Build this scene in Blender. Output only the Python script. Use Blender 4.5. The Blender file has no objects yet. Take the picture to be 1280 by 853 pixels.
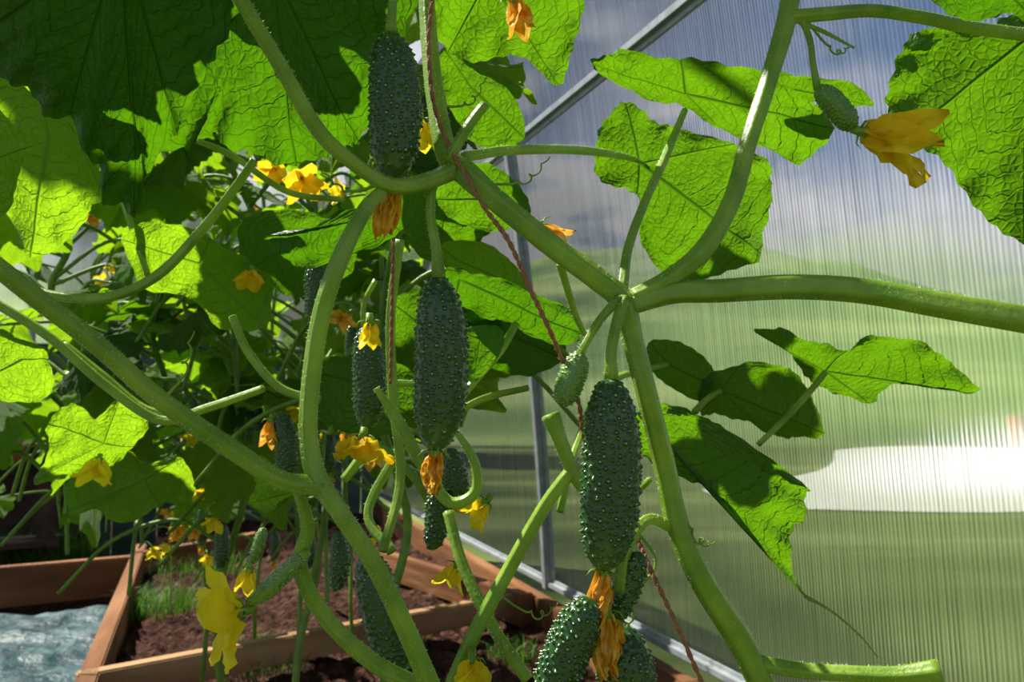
import bpy, bmesh, math, random
import numpy as np
from mathutils import Vector, Matrix, noise
random.seed(7); rng=np.random.default_rng(7)
scene=bpy.context.scene
scene.view_settings.view_transform='Standard'; scene.view_settings.exposure=-0.1
# ---------------- camera -----------------
CAM=Vector((0,0,0.95)); PITCH=math.radians(4.2); F=1000.0
cd=bpy.data.cameras.new("camera"); cam=bpy.data.objects.new("camera",cd); scene.collection.objects.link(cam)
cam.location=CAM; cam.rotation_euler=(math.pi/2+PITCH,0,0); cd.sensor_width=36; cd.lens=36*F/1280
cd.clip_start=0.02; cd.clip_end=300
cd.dof.use_dof=True; cd.dof.focus_distance=0.52; cd.dof.aperture_fstop=14
scene.camera=cam
fw=Vector((0,math.cos(PITCH),math.sin(PITCH))); up=Vector((0,-math.sin(PITCH),math.cos(PITCH))); rt=Vector((1,0,0))
SUN=Vector((-.52,.26,.8)).normalized()
def W(px,py,d):   # surveyed point -> world metres (d = true distance along view axis)
    return CAM+fw*d+rt*((px-640)/F*d)-up*((py-426.5)/F*d)
def G(px,py,z):
    r=fw+rt*((px-640)/F)-up*((py-426.5)/F); t=(z-CAM.z)/r.z
    return CAM+r*t
# ---------------- helpers ----------------
def mk(name,verts,faces,mats,parent=None,mi=None,smooth=True):
    m=bpy.data.meshes.new(name); m.from_pydata([tuple(v) for v in verts],[],faces); 
    for a in mats: m.materials.append(a)
    if smooth: m.polygons.foreach_set('use_smooth',[True]*len(m.polygons))
    if mi is not None: m.polygons.foreach_set('material_index',mi)
    o=bpy.data.objects.new(name,m); scene.collection.objects.link(o)
    if parent: o.parent=parent
    m.update(); return o
def empty(name):
    o=bpy.data.objects.new(name,None); o.empty_display_size=0.05; scene.collection.objects.link(o); return o
def crom(P,n,closed=False):
    P=[Vector(p) for p in P]; out=[]; N=len(P)
    rngi=range(N) if closed else range(N-1)
    for i in rngi:
        if closed: a,b,c,d=P[i-1],P[i],P[(i+1)%N],P[(i+2)%N]
        else:
            b,c=P[i],P[i+1]; a=P[i-1] if i>0 else b*2-c; d=P[i+2] if i+2<N else c*2-b
        for k in range(n):
            t=k/n
            out.append(0.5*((2*b)+(c-a)*t+(2*a-5*b+4*c-d)*t*t+(3*b-a-3*c+d)*t**3))
    if not closed: out.append(P[-1])
    return out
class Buf:
    def __init__(s): s.v=[];s.f=[];s.m=[]
def tube(buf,P,R,seg=20,ribs=5,ribamp=0.11,mi=0,twist=0.0,hair=0,hl=0.0019,cap=True):
    base=len(buf.v); n=len(P)
    T=[(P[min(i+1,n-1)]-P[max(i-1,0)]).normalized() for i in range(n)]
    u=T[0].orthogonal().normalized(); ph=random.random()*6; hairs=[]
    for i in range(n):
        u=(u-T[i]*u.dot(T[i])).normalized(); w=T[i].cross(u)
        for k in range(seg):
            a=2*math.pi*k/seg
            r=R[i]*(1+ribamp*math.cos(ribs*a+ph+twist*i)) if ribs else R[i]
            dirv=u*math.cos(a)+w*math.sin(a)
            buf.v.append(P[i]+dirv*r)
        if hair:
            c=hair*(P[min(i+1,n-1)]-P[i]).length*1000
            k=int(c)+(random.random()<c-int(c))
            for _ in range(k):
                a=random.random()*6.283; dirv=u*math.cos(a)+w*math.sin(a)
                q=P[i]+(P[min(i+1,n-1)]-P[i])*random.random()+dirv*R[i]*0.95
                hairs.append((q,(dirv+T[i]*random.uniform(-.5,.5)).normalized(),T[i]))
    for i in range(n-1):
        for k in range(seg):
            a=base+i*seg+k; b=base+i*seg+(k+1)%seg
            buf.f.append((a,b,b+seg,a+seg)); buf.m.append(mi)
    if cap:
        buf.f.append(tuple(base+k for k in range(seg))[::-1]); buf.m.append(mi)
        buf.f.append(tuple(base+(n-1)*seg+k for k in range(seg))); buf.m.append(mi)
    for q,dv,t in hairs:
        b=len(buf.v); s=dv.cross(t).normalized()*0.00016; t2=t.normalized()*0.00016
        buf.v+= [q+s,q-s*0.5+t2,q-s*0.5-t2,q+dv*hl*random.uniform(.6,1.2)]
        buf.f+=[(b,b+1,b+3),(b+1,b+2,b+3),(b+2,b,b+3)]; buf.m+=[1,1,1]
def path(pts,step=0.004,k_=1.0):
    P=[W(p[0],p[1],p[2]) for p in pts]; r=[k_*p[3]/2/F*p[2] for p in pts]
    L=sum((P[i+1]-P[i]).length for i in range(len(P)-1)); n=max(3,int(L/step/(len(P)-1)))
    C=crom(P,n); RR=[]
    for i in range(len(r)-1):
        for k in range(n): 
            t=k/n; t=t*t*(3-2*t); RR.append(r[i]*(1-t)+r[i+1]*t)
    RR.append(r[-1]); return C,RR
# ---------------- materials --------------
def newmat(name):
    m=bpy.data.materials.new(name); m.use_nodes=True; nt=m.node_tree; nt.nodes.clear()
    out=nt.nodes.new('ShaderNodeOutputMaterial'); return m,nt,out
def N(nt,t,**k):
    n=nt.nodes.new(t)
    for a,b in k.items(): setattr(n,a,b)
    return n
def ramp(nt,stops,src):
    r=nt.nodes.new('ShaderNodeValToRGB'); e=r.color_ramp.elements
    while len(e)>len(stops): e.remove(e[-1])
    while len(e)<len(stops): e.new(0.5)
    for i,(p,c) in enumerate(stops): e[i].position=p; e[i].color=(*c,1)
    nt.links.new(src,r.inputs[0]); return r
def math_(nt,op,a,b=None,c=None):
    n=nt.nodes.new('ShaderNodeMath'); n.operation=op
    for i,x in enumerate((a,b,c)):
        if x is None: continue
        if isinstance(x,(int,float)): n.inputs[i].default_value=x
        else: nt.links.new(x,n.inputs[i])
    return n.outputs[0]
def mixc(nt,fac,a,b):
    n=nt.nodes.new('ShaderNodeMix'); n.data_type='RGBA'
    for s,x in ((0,fac),(6,a),(7,b)):
        if isinstance(x,tuple): n.inputs[s].default_value=(*x,1)
        elif isinstance(x,(int,float)): n.inputs[s].default_value=x
        else: nt.links.new(x,n.inputs[s])
    return n.outputs[2]
def simple(name,stops,scale=20,rough=0.6,bump=0.2,bscale=None,trans=0.0,transcol=None,detail=6,stretch=(1,1,1),spec=0.5,metal=0,dist=0.01):
    m,nt,out=newmat(name); L=nt.links
    tc=N(nt,'ShaderNodeTexCoord'); mp=N(nt,'ShaderNodeMapping'); L.new(tc.outputs['Object'],mp.inputs[0]); mp.inputs['Scale'].default_value=stretch
    nz=N(nt,'ShaderNodeTexNoise'); nz.inputs['Scale'].default_value=scale; nz.inputs['Detail'].default_value=detail; L.new(mp.outputs[0],nz.inputs[0])
    r=ramp(nt,stops,nz.outputs[0])
    p=N(nt,'ShaderNodeBsdfPrincipled'); L.new(r.outputs[0],p.inputs['Base Color']); p.inputs['Roughness'].default_value=rough
    p.inputs['Specular IOR Level'].default_value=spec; p.inputs['Metallic'].default_value=metal
    if bump:
        n2=N(nt,'ShaderNodeTexNoise'); n2.inputs['Scale'].default_value=bscale or scale*3; n2.inputs['Detail'].default_value=5; L.new(mp.outputs[0],n2.inputs[0])
        b=N(nt,'ShaderNodeBump'); b.inputs['Strength'].default_value=bump; b.inputs['Distance'].default_value=dist; L.new(n2.outputs[0],b.inputs['Height']); L.new(b.outputs[0],p.inputs['Normal'])
    if trans>0:
        t=N(nt,'ShaderNodeBsdfTranslucent')
        if transcol: t.inputs[0].default_value=(*transcol,1)
        else: L.new(r.outputs[0],t.inputs[0])
        mx=N(nt,'ShaderNodeMixShader'); mx.inputs[0].default_value=trans; L.new(p.outputs[0],mx.inputs[1]); L.new(t.outputs[0],mx.inputs[2]); L.new(mx.outputs[0],out.inputs[0])
    else: L.new(p.outputs[0],out.inputs[0])
    return m
def leafmat(name,dark,mid,tcol,veincol,tfac=0.5,N2=8.0):
    m,nt,out=newmat(name); L=nt.links
    uv=N(nt,'ShaderNodeUVMap'); uv.uv_map='vein'; sp=N(nt,'ShaderNodeSeparateXYZ'); L.new(uv.outputs[0],sp.inputs[0])
    u,v=sp.outputs[0],sp.outputs[1]
    tc=N(nt,'ShaderNodeTexCoord'); nz=N(nt,'ShaderNodeTexNoise'); nz.inputs['Scale'].default_value=60; nz.inputs['Detail'].default_value=4; L.new(tc.outputs['Object'],nz.inputs[0])
    uvd=math_(nt,'MULTIPLY',u,v)
    mainv=math_(nt,'MAXIMUM',math_(nt,'SUBTRACT',1.0,math_(nt,'DIVIDE',uvd,math_(nt,'SUBTRACT',0.04,math_(nt,'MULTIPLY',v,0.022)))),0.0)
    wob=math_(nt,'MULTIPLY',nz.outputs[0],0.07)
    ph=math_(nt,'MULTIPLY',math_(nt,'ADD',math_(nt,'SUBTRACT',v,math_(nt,'MULTIPLY',u,0.28)),wob),N2)
    pp=math_(nt,'PINGPONG',ph,0.5)
    sec=math_(nt,'MAXIMUM',math_(nt,'SUBTRACT',1.0,math_(nt,'DIVIDE',pp,0.06)),0.0)
    sec=math_(nt,'MULTIPLY',sec,0.6)
    vo=N(nt,'ShaderNodeTexVoronoi'); vo.feature='DISTANCE_TO_EDGE'; vo.inputs['Scale'].default_value=150; L.new(tc.outputs['Object'],vo.inputs[0])
    ter=math_(nt,'MULTIPLY',math_(nt,'MAXIMUM',math_(nt,'SUBTRACT',1.0,math_(nt,'MULTIPLY',vo.outputs['Distance'],5.0)),0.0),0.2)
    vein=math_(nt,'MAXIMUM',math_(nt,'MAXIMUM',mainv,sec),ter)
    oi=N(nt,'ShaderNodeObjectInfo')
    nb=N(nt,'ShaderNodeTexNoise'); nb.inputs['Scale'].default_value=14; L.new(tc.outputs['Object'],nb.inputs[0])
    f=math_(nt,'ADD',math_(nt,'MULTIPLY',nb.outputs[0],0.6),math_(nt,'MULTIPLY',oi.outputs['Random'],0.4))
    base=mixc(nt,f,dark,mid); base=mixc(nt,math_(nt,'MULTIPLY',vein,0.65),base,veincol)
    p=N(nt,'ShaderNodeBsdfPrincipled'); L.new(base,p.inputs['Base Color']); p.inputs['Roughness'].default_value=0.45; p.inputs['Specular IOR Level'].default_value=0.3
    b=N(nt,'ShaderNodeBump'); b.inputs['Strength'].default_value=0.9; b.inputs['Distance'].default_value=0.0028; b.invert=True
    L.new(math_(nt,'ADD',vein,math_(nt,'MULTIPLY',nz.outputs[0],0.7)),b.inputs['Height']); L.new(b.outputs[0],p.inputs['Normal'])
    t=N(nt,'ShaderNodeBsdfTranslucent'); tcn=mixc(nt,math_(nt,'MULTIPLY',vein,0.7),tcol,tuple(c*0.35 for c in tcol)); L.new(tcn,t.inputs[0]); L.new(b.outputs[0],t.inputs['Normal'])
    mx=N(nt,'ShaderNodeMixShader'); mx.inputs[0].default_value=tfac; L.new(p.outputs[0],mx.inputs[1]); L.new(t.outputs[0],mx.inputs[2]); L.new(mx.outputs[0],out.inputs[0])
    return m
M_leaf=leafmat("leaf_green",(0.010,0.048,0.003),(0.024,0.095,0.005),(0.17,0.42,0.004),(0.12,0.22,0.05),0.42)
M_leafsh=leafmat("leaf_shaded",(0.008,0.038,0.003),(0.017,0.068,0.004),(0.12,0.35,0.003),(0.07,0.15,0.03),0.38)  # darker leaf copy: shade on the overhead leaves put into the colour
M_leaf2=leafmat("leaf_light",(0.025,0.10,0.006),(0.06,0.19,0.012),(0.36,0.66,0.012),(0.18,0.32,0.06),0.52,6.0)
M_stem=simple("stem_green",[(0.3,(0.12,0.25,0.016)),(0.7,(0.28,0.43,0.05))],scale=50,rough=0.38,bump=0.5,bscale=300,dist=0.001,trans=0.22,transcol=(0.5,0.7,0.06))
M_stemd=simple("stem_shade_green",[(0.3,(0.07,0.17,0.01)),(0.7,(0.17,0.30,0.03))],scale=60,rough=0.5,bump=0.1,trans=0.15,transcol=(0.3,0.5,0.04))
M_hair=simple("stem_hair",[(0,(0.85,0.9,0.68)),(1,(0.92,0.94,0.8))],bump=0,trans=0.5)
M_pet=simple("petal_yellow",[(0.3,(0.90,0.68,0.006)),(0.7,(0.93,0.80,0.04))],scale=90,rough=0.5,bump=0.3,bscale=300,dist=0.001,trans=0.45,spec=.2)
M_orp=simple("petal_golden",[(0.3,(0.90,0.56,0.004)),(0.7,(0.93,0.70,0.03))],scale=90,rough=0.5,bump=0.3,bscale=300,dist=0.001,trans=0.45,spec=.2)
M_wilt=simple("petal_withered",[(0.25,(0.65,0.25,0.008)),(0.5,(0.90,0.46,0.03)),(0.75,(0.95,0.68,0.22))],scale=160,rough=0.6,bump=0.5,bscale=500,dist=0.001,trans=0.35,spec=.2)
def cukemat(name,c1,c2,wc):
    m,nt,out=newmat(name); L=nt.links
    at=N(nt,'ShaderNodeAttribute',attribute_name='wart'); al=N(nt,'ShaderNodeAttribute',attribute_name='along')
    tc=N(nt,'ShaderNodeTexCoord'); nz=N(nt,'ShaderNodeTexNoise'); nz.inputs['Scale'].default_value=70; nz.inputs['Detail'].default_value=4; L.new(tc.outputs['Object'],nz.inputs[0])
    base=mixc(nt,nz.outputs[0],c1,c2)
    e=math_(nt,'MAXIMUM',math_(nt,'MULTIPLY',math_(nt,'SUBTRACT',al.outputs['Fac'],0.8),3.0),0.0)
    base=mixc(nt,math_(nt,'MINIMUM',e,0.6),base,(0.09,0.19,0.03))
    w=ramp(nt,[(0.6,(0,0,0)),(0.98,(1,1,1))],at.outputs['Fac'])
    base=mixc(nt,math_(nt,'MULTIPLY',w.outputs[0],0.8),base,wc)
    p=N(nt,'ShaderNodeBsdfPrincipled'); L.new(base,p.inputs['Base Color']); p.inputs['Roughness'].default_value=0.27; p.inputs['Specular IOR Level'].default_value=0.6
    b=N(nt,'ShaderNodeBump'); b.inputs['Strength'].default_value=0.3; b.inputs['Distance'].default_value=0.001; n2=N(nt,'ShaderNodeTexNoise'); n2.inputs['Scale'].default_value=500; L.new(tc.outputs['Object'],n2.inputs[0]); L.new(n2.outputs[0],b.inputs['Height']); L.new(b.outputs[0],p.inputs['Normal'])
    L.new(p.outputs[0],out.inputs[0]); return m
M_cuke=cukemat("cucumber_skin",(0.006,0.032,0.006),(0.026,0.095,0.014),(0.34,0.46,0.22))
M_young=cukemat("young_cucumber_skin",(0.05,0.14,0.012),(0.12,0.25,0.03),(0.45,0.55,0.22))
M_wood=simple("bed_wood",[(0.25,(0.07,0.028,0.011)),(0.55,(0.19,0.08,0.03)),(0.8,(0.31,0.15,0.065))],scale=9,rough=0.75,bump=0.5,bscale=30,stretch=(1,1,.2),spec=.2)
M_wood2=simple("pale_wood",[(0.25,(0.18,0.09,0.04)),(0.6,(0.34,0.20,0.095)),(0.85,(0.46,0.30,0.16))],scale=12,rough=0.75,bump=0.4,bscale=40,stretch=(1,1,.2),spec=.2)
M_plank=simple("green_grey_plank",[(0.3,(0.03,0.055,0.045)),(0.7,(0.07,0.11,0.09))],scale=10,rough=0.8,bump=0.2,stretch=(6,1,0.6))
M_darkw=simple("bench_shade_wood",[(0.3,(0.02,0.012,0.008)),(0.7,(0.07,0.04,0.025))],scale=10,rough=0.85,bump=0.3)  # dark tone stands in for the shade under the bench
M_soil=simple("soil",[(0.3,(0.014,0.006,0.004)),(0.55,(0.06,0.026,0.017)),(0.8,(0.15,0.08,0.052))],scale=28,rough=0.95,bump=1.0,bscale=60,dist=0.03,spec=0.1)
M_grass=simple("grass_blade",[(0.3,(0.03,0.12,0.005)),(0.7,(0.12,0.27,0.015))],scale=30,rough=0.6,bump=0,trans=0.35)
M_metal=simple("galvanised_steel",[(0.3,(0.24,0.27,0.29)),(0.7,(0.38,0.41,0.43))],scale=30,rough=0.45,bump=0.05,metal=0.4)
M_twine=simple("jute_twine",[(0.3,(0.20,0.07,0.035)),(0.7,(0.42,0.20,0.10))],scale=900,rough=0.9,bump=0.6,bscale=1500,dist=0.001)
M_sheet=simple("blue_grey_sheet",[(0.3,(0.005,0.022,0.028)),(0.5,(0.014,0.05,0.058)),(0.78,(0.09,0.15,0.16))],scale=9,rough=0.5,bump=1.0,bscale=14,dist=0.03,spec=.3)
M_lawn=simple("lawn_grass",[(0.32,(0.04,0.065,0.018)),(0.5,(0.10,0.14,0.038)),(0.68,(0.22,0.27,0.10))],scale=0.5,rough=0.95,bump=0,spec=.1,stretch=(.6,2.0,1),detail=4)
M_hill=simple("meadow",[(0.30,(0.07,0.14,0.05)),(0.48,(0.17,0.28,0.09)),(0.66,(0.42,0.50,0.20))],scale=0.22,rough=0.95,bump=0,detail=5,stretch=(.3,1,3.0),spec=.1)
M_tree=simple("tree_foliage",[(0.3,(0.03,0.08,0.02)),(0.7,(0.12,0.22,0.05))],scale=1.2,rough=0.9,bump=0.5,bscale=4,dist=0.3)
M_white=simple("pale_gravel",[(0.3,(0.9,0.89,0.87)),(0.7,(1.0,1.0,1.0))],scale=3,rough=0.9,bump=0)
M_orange=simple("terracotta",[(0.3,(0.6,0.18,0.05)),(0.7,(0.75,0.3,0.1))],scale=4,rough=0.9,bump=0)
def polymat():
    m,nt,out=newmat("twin_wall_polycarbonate"); L=nt.links
    uv=N(nt,'ShaderNodeUVMap'); uv.uv_map='uv'; sp=N(nt,'ShaderNodeSeparateXYZ'); L.new(uv.outputs[0],sp.inputs[0])
    s=math_(nt,'SINE',math_(nt,'MULTIPLY',sp.outputs[0],2*math.pi/0.0085)); s01=math_(nt,'MULTIPLY_ADD',s,0.5,0.5)
    mp=N(nt,'ShaderNodeMapping'); mp.inputs['Scale'].default_value=(190,1.2,1); L.new(uv.outputs[0],mp.inputs[0])
    nz=N(nt,'ShaderNodeTexNoise'); nz.inputs['Scale'].default_value=1; nz.inputs['Detail'].default_value=3; L.new(mp.outputs[0],nz.inputs[0])
    k=math_(nt,'ADD',math_(nt,'MULTIPLY',s01,0.38),math_(nt,'MULTIPLY',nz.outputs[0],0.6))
    b=N(nt,'ShaderNodeBump'); b.inputs['Strength'].default_value=0.75; b.inputs['Distance'].default_value=0.002; L.new(k,b.inputs['Height'])
    kk=ramp(nt,[(.25,(.52,.55,.55)),(.74,(1,1,1))],k)
    tr=N(nt,'ShaderNodeBsdfTransparent'); L.new(kk.outputs[0],tr.inputs[0])
    rf=N(nt,'ShaderNodeBsdfRefraction'); rf.inputs['Roughness'].default_value=0.30; rf.inputs['IOR'].default_value=1.2; L.new(b.outputs[0],rf.inputs['Normal']); L.new(kk.outputs[0],rf.inputs[0])
    tl=N(nt,'ShaderNodeBsdfTranslucent'); tl.inputs[0].default_value=(0.8,0.84,0.86,1); L.new(b.outputs[0],tl.inputs['Normal'])
    gl=N(nt,'ShaderNodeBsdfGlossy'); gl.inputs['Roughness'].default_value=0.3; L.new(b.outputs[0],gl.inputs['Normal'])
    a=N(nt,'ShaderNodeMixShader'); a.inputs[0].default_value=0.70; L.new(tr.outputs[0],a.inputs[1]); L.new(rf.outputs[0],a.inputs[2])
    c=N(nt,'ShaderNodeMixShader'); c.inputs[0].default_value=0.08; L.new(a.outputs[0],c.inputs[1]); L.new(tl.outputs[0],c.inputs[2])
    d=N(nt,'ShaderNodeMixShader'); d.inputs[0].default_value=0.05; L.new(c.outputs[0],d.inputs[1]); L.new(gl.outputs[0],d.inputs[2])
    L.new(d.outputs[0],out.inputs[0]); return m
M_poly=polymat()
# --------------- leaves ------------------
def leafdata(center,outline,ns=8,nr=16,amp=0.02,seed=0,teeth=0.016):
    c=Vector(center); O=crom(outline,ns,True); n=len(O); No=len(outline)
    nrm=Vector((0,0,0))
    for i in range(n): nrm+=(O[i]-c).cross(O[(i+1)%n]-c)
    nrm.normalize()
    size=sum((o-c).length for o in O)/n
    dist=[(Vector(o)-c).length for o in outline]
    v=[i for i in range(No) if dist[i]>=dist[i-1] and dist[i]>=dist[(i+1)%No]]
    vs=sorted(set(v)); vs2=list(vs)
    for a,b in zip(vs,vs[1:]+[vs[0]+No]):
        if b-a>=5: vs2.append(((a+b)//2)%No)
    vi=sorted(set(x*ns for x in vs2))
    U=[]
    for i in range(n):
        ds=sorted((min((i-x)%n,(x-i)%n),x) for x in vi)
        x=ds[0][1]
        side=((i-x)%n)<=((x-i)%n)
        if side: nxt=min(((y-x)%n) or n for y in vi)
        else: nxt=min(((x-y)%n) or n for y in vi)
        U.append(min(1.0,ds[0][0]/(nxt/2)))
    O2=[]
    for i,o in enumerate(O):
        k=(i%4)/4.0; tt=teeth*size*(1-abs(2*k-1)*2)
        O2.append(o+(o-c).normalized()*tt)
    verts=[c]; uvs=[(0,0)]
    for j in range(1,nr+1):
        s=j/nr
        for i in range(n):
            p=c+(O2[i]-c)*s
            w=noise.noise(p*9/size*0.16+Vector((seed*3.1,0,0)))*amp*3.2*s+noise.noise(p*26/size*0.16+Vector((0,seed*1.7,0)))*amp*1.6*s
            ph=(s-0.28*U[i])*8; pp=abs((ph%1.0)-0.5)*2
            q=amp*0.9*(min(1,U[i]*3*s))*(1-pp**2)*s + amp*0.7*min(1,U[i]*2)*s
            edge=amp*1.4*math.sin(i*0.55+seed)*max(0,s-0.7)/0.3
            verts.append(p+nrm*size*(w+q+edge)*1.0); uvs.append((U[i],s))
    faces=[(0,1+i,1+(i+1)%n) for i in range(n)]
    for j in range(nr-1):
        a=1+j*n
        for i in range(n): faces.append((a+i,a+n+i,a+n+(i+1)%n,a+(i+1)%n))
    return verts,faces,uvs
def leafmesh(name,data,mat):
    verts,faces,uvs=data
    m=bpy.data.meshes.new(name); m.from_pydata([tuple(v) for v in verts],[],faces); m.materials.append(mat)
    m.polygons.foreach_set('use_smooth',[True]*len(m.polygons))
    l=m.uv_layers.new(name='vein'); vi=np.zeros(len(m.loops),dtype=np.int32); m.loops.foreach_get('vertex_index',vi)
    l.data.foreach_set('uv',np.array(uvs,dtype=np.float32)[vi].ravel()); m.update(); return m
hero=empty("shade_canopy")
lc=[0]
def leafpx(center,outl,d,gx=0,gy=0,mat=None,amp=0.034,parent=hero,ns=10,nr=24,cd_=0):
    cx,cy=center; lc[0]+=1
    f=lambda p:W(p[0],p[1],d+gx*(p[0]-cx)/100+gy*(p[1]-cy)/100)
    c=W(cx,cy,d+cd_)
    m=leafmesh("leaf",leafdata(c,[f(p) for p in outl],ns,nr,amp,lc[0]),mat or M_leaf)
    o=bpy.data.objects.new("leaf_%d"%lc[0],m); scene.collection.objects.link(o); o.parent=parent; return o
# top-left canopy
leafpx((150,-80),[(-120,-60),(-60,70),(0,75),(42,118),(85,150),(118,200),(140,245),(172,262),(185,215),(222,165),(262,80),(300,10),(330,-70),(260,-170),(165,-100),(60,-180),(-70,-160)],0.40,0.0,0.035,M_leafsh)
leafpx((340,-40),[(225,50),(215,120),(168,155),(172,175),(232,182),(265,162),(305,190),(370,206),(420,190),(448,178),(480,110),(505,40),(530,-50),(450,-150),(345,-75),(240,-130),(200,-40)],0.50,0.0,0.03,M_leafsh)
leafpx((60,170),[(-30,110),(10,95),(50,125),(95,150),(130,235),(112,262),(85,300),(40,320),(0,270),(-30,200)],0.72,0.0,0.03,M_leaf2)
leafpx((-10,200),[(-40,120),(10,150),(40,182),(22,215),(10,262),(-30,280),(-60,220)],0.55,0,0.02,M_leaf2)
leafpx((610,-30),[(540,15),(560,65),(600,78),(648,68),(698,106),(715,60),(730,-5),(700,-80),(620,-50),(545,-60)],0.58,0,0.03)
leafpx((590,110),[(556,62),(592,88),(640,118),(655,172),(605,185),(570,150),(550,100)],0.75,0,0.03)
leafpx((600,250),[(560,215),(610,205),(655,240),(660,275),(620,290),(575,280),(545,250)],0.72,0,0.03)
leafpx((858,118),[(740,82),(778,67),(850,72),(925,84),(1000,118),(1042,160),(1008,206),(955,188),(905,165),(860,140),(795,121)],0.62,0.01,0.05)
leafpx((990,112),[(925,92),(965,88),(1015,98),(1065,104),(1092,132),(1050,132),(1005,125),(955,112)],0.68,0,0.05)
leafpx((800,205),[(746,190),(760,150),(785,127),(822,152),(852,160),(915,180),(962,205),(968,250),(950,318),(900,344),(845,356),(806,305),(795,245),(757,228)],0.74,0.02,0.02)
leafpx((1290,45),[(1126,65),(1160,36),(1220,38),(1275,20),(1340,60),(1370,170),(1330,290),(1278,303),(1228,268),(1182,205),(1130,168),(1108,125)],0.56,-0.01,0.02)
leafpx((1240,-30),[(1140,-70),(1165,0),(1215,26),(1262,16),(1310,42),(1340,-50),(1240,-90)],0.5,0,0.03,M_leafsh)
leafpx((1032,465),[(942,414),(975,411),(1012,428),(1058,438),(1100,421),(1160,434),(1198,462),(1226,491),(1180,482),(1125,480),(1085,502),(1040,490),(1010,474),(985,440)],0.82,0.01,0.06,None,0.03)
leafpx((900,488),[(874,515),(878,478),(925,456),(975,458),(1006,480),(1030,542),(992,550),(962,545),(938,530),(900,520)],0.86,0,0.03)
leafpx((835,455),[(812,428),(850,428),(885,452),(898,486),(868,500),(832,480),(812,460)],0.86,0,0.03)
leafpx((808,530),[(795,508),(860,514),(920,545),(985,590),(1009,615),(1001,652),(986,692),(1010,750),(955,688),(928,650),(890,612),(848,598),(812,577),(795,548)],0.60,0.02,0.02,None,0.03)
leafpx((480,270),[(332,298),(380,288),(445,262),(485,252),(500,290),(440,320),(375,336),(346,316)],0.58,0,0.04,M_leafsh)
leafpx((575,350),[(556,338),(600,343),(660,364),(720,394),(728,420),(690,432),(640,406),(600,396),(568,376)],0.72,0.02,0.05,M_leafsh)
leafpx((570,325),[(550,308),(600,303),(640,328),(658,362),(610,362),(568,348)],0.85,0,0.03,M_leaf2)
leafpx((600,425),[(572,414),(622,408),(628,436),(592,478),(574,452)],0.72)
leafpx((378,612),[(308,582),(328,571),(346,590),(372,600),(397,615),(352,626),(336,641),(311,630),(320,605)],0.50,0.01,0.0,M_leaf2,0.05)
leafpx((450,480),[(375,460),(440,445),(515,465),(530,530),(450,545),(395,520)],0.85)
leafpx((250,330),[(150,300),(200,278),(262,298),(305,326),(338,352),(332,412),(270,408),(240,372),(182,362)],0.9,0,0.05,M_leaf2)
leafpx((30,450),[(-30,420),(25,420),(62,450),(60,495),(20,505),(-30,480)],0.8,0,0.05,M_leaf2)
leafpx((130,555),[(60,530),(90,505),(120,522),(150,500),(185,530),(165,560),(130,590),(85,598),(42,602),(60,570)],0.9,0,0.05,M_leaf2)
leafpx((180,600),[(90,590),(150,560),(185,580),(230,570),(240,625),(200,632),(160,655),(120,640),(85,640)],1.0,0,0.05,M_leaf2)
leafpx((370,300),[(300,280),(360,262),(430,285),(440,340),(370,370),(310,340)],0.95,0,0.03)
leafpx((640,420),[(560,395),(620,385),(690,405),(705,450),(650,470),(600,450)],0.95,0,0.03,M_leafsh)
leafpx((560,250),[(510,200),(560,190),(610,215),(640,262),(600,300),(545,330),(505,290)],0.9,0,0.03)
leafpx((540,420),[(490,380),(550,360),(610,380),(630,430),(590,480),(540,500),(495,460)],0.95,0,0.03)
# --------------- hero stems ----------------
B=Buf()
def S(pts,hair=0.5,step=0.004,mat=0,ribs=5): 
    C,R=path(pts,step,.94); tube(B,C,R,hair=hair*3.0,twist=0.02,mi=mat,ribs=ribs)
S([(960,870,.52,34),(925,800,.52,34),(880,730,.51,32),(848,660,.51,30),(830,580,.51,28),(810,500,.50,27),(792,430,.50,27),(778,378,.50,30),(745,348,.50,30),(690,308,.50,29),(625,255,.50,29),(585,220,.50,33),(560,196,.51,28),(546,130,.53,24),(538,60,.55,22),(532,-30,.57,20)],0.9)
S([(788,382,.50,24),(840,366,.50,28),(900,363,.49,30),(990,358,.48,32),(1080,363,.47,33),(1180,381,.45,34),(1300,402,.43,36)],0.9)
S([(792,372,.50,22),(835,350,.50,24),(880,312,.50,25),(915,250,.51,23),(935,180,.52,22),(958,110,.53,22),(982,30,.54,24),(992,-30,.55,24)],0.9)
S([(985,22,.54,18),(1030,18,.54,17),(1090,14,.54,16),(1150,22,.54,16),(1220,36,.55,16),(1300,46,.56,16)],0.6)
S([(1000,20,.54,8),(1012,50,.54,8),(1016,80,.54,8),(1022,112,.54,10)],0.5)
S([(1000,28,.54,6),(1030,40,.54,5),(1068,60,.54,3)],0.3)
S([(572,212,.50,22),(530,228,.49,22),(490,232,.48,20),(450,210,.47,19),(400,165,.45,20),(350,80,.43,20),(300,-5,.41,20),(280,-60,.40,20)],0.8)
S([(478,238,.48,16),(455,265,.47,20),(425,325,.46,23),(402,395,.46,24),(390,470,.46,24),(386,540,.46,24),(396,595,.46,27),(425,640,.46,24),(465,700,.47,24),(505,780,.48,25),(548,880,.49,26)],0.9)
S([(-30,312,.36,24),(40,368,.38,25),(120,430,.40,24),(200,500,.42,24),(290,562,.44,24),(350,600,.45,24),(402,608,.46,26)],0.9)
S([(372,610,.47,14),(385,660,.48,18),(375,710,.49,20),(410,775,.50,21),(470,830,.51,22),(530,860,.51,22)],0.8)
S([(560,202,.50,14),(575,175,.50,14),(590,152,.50,13),(607,130,.50,13)],0.8)
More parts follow.
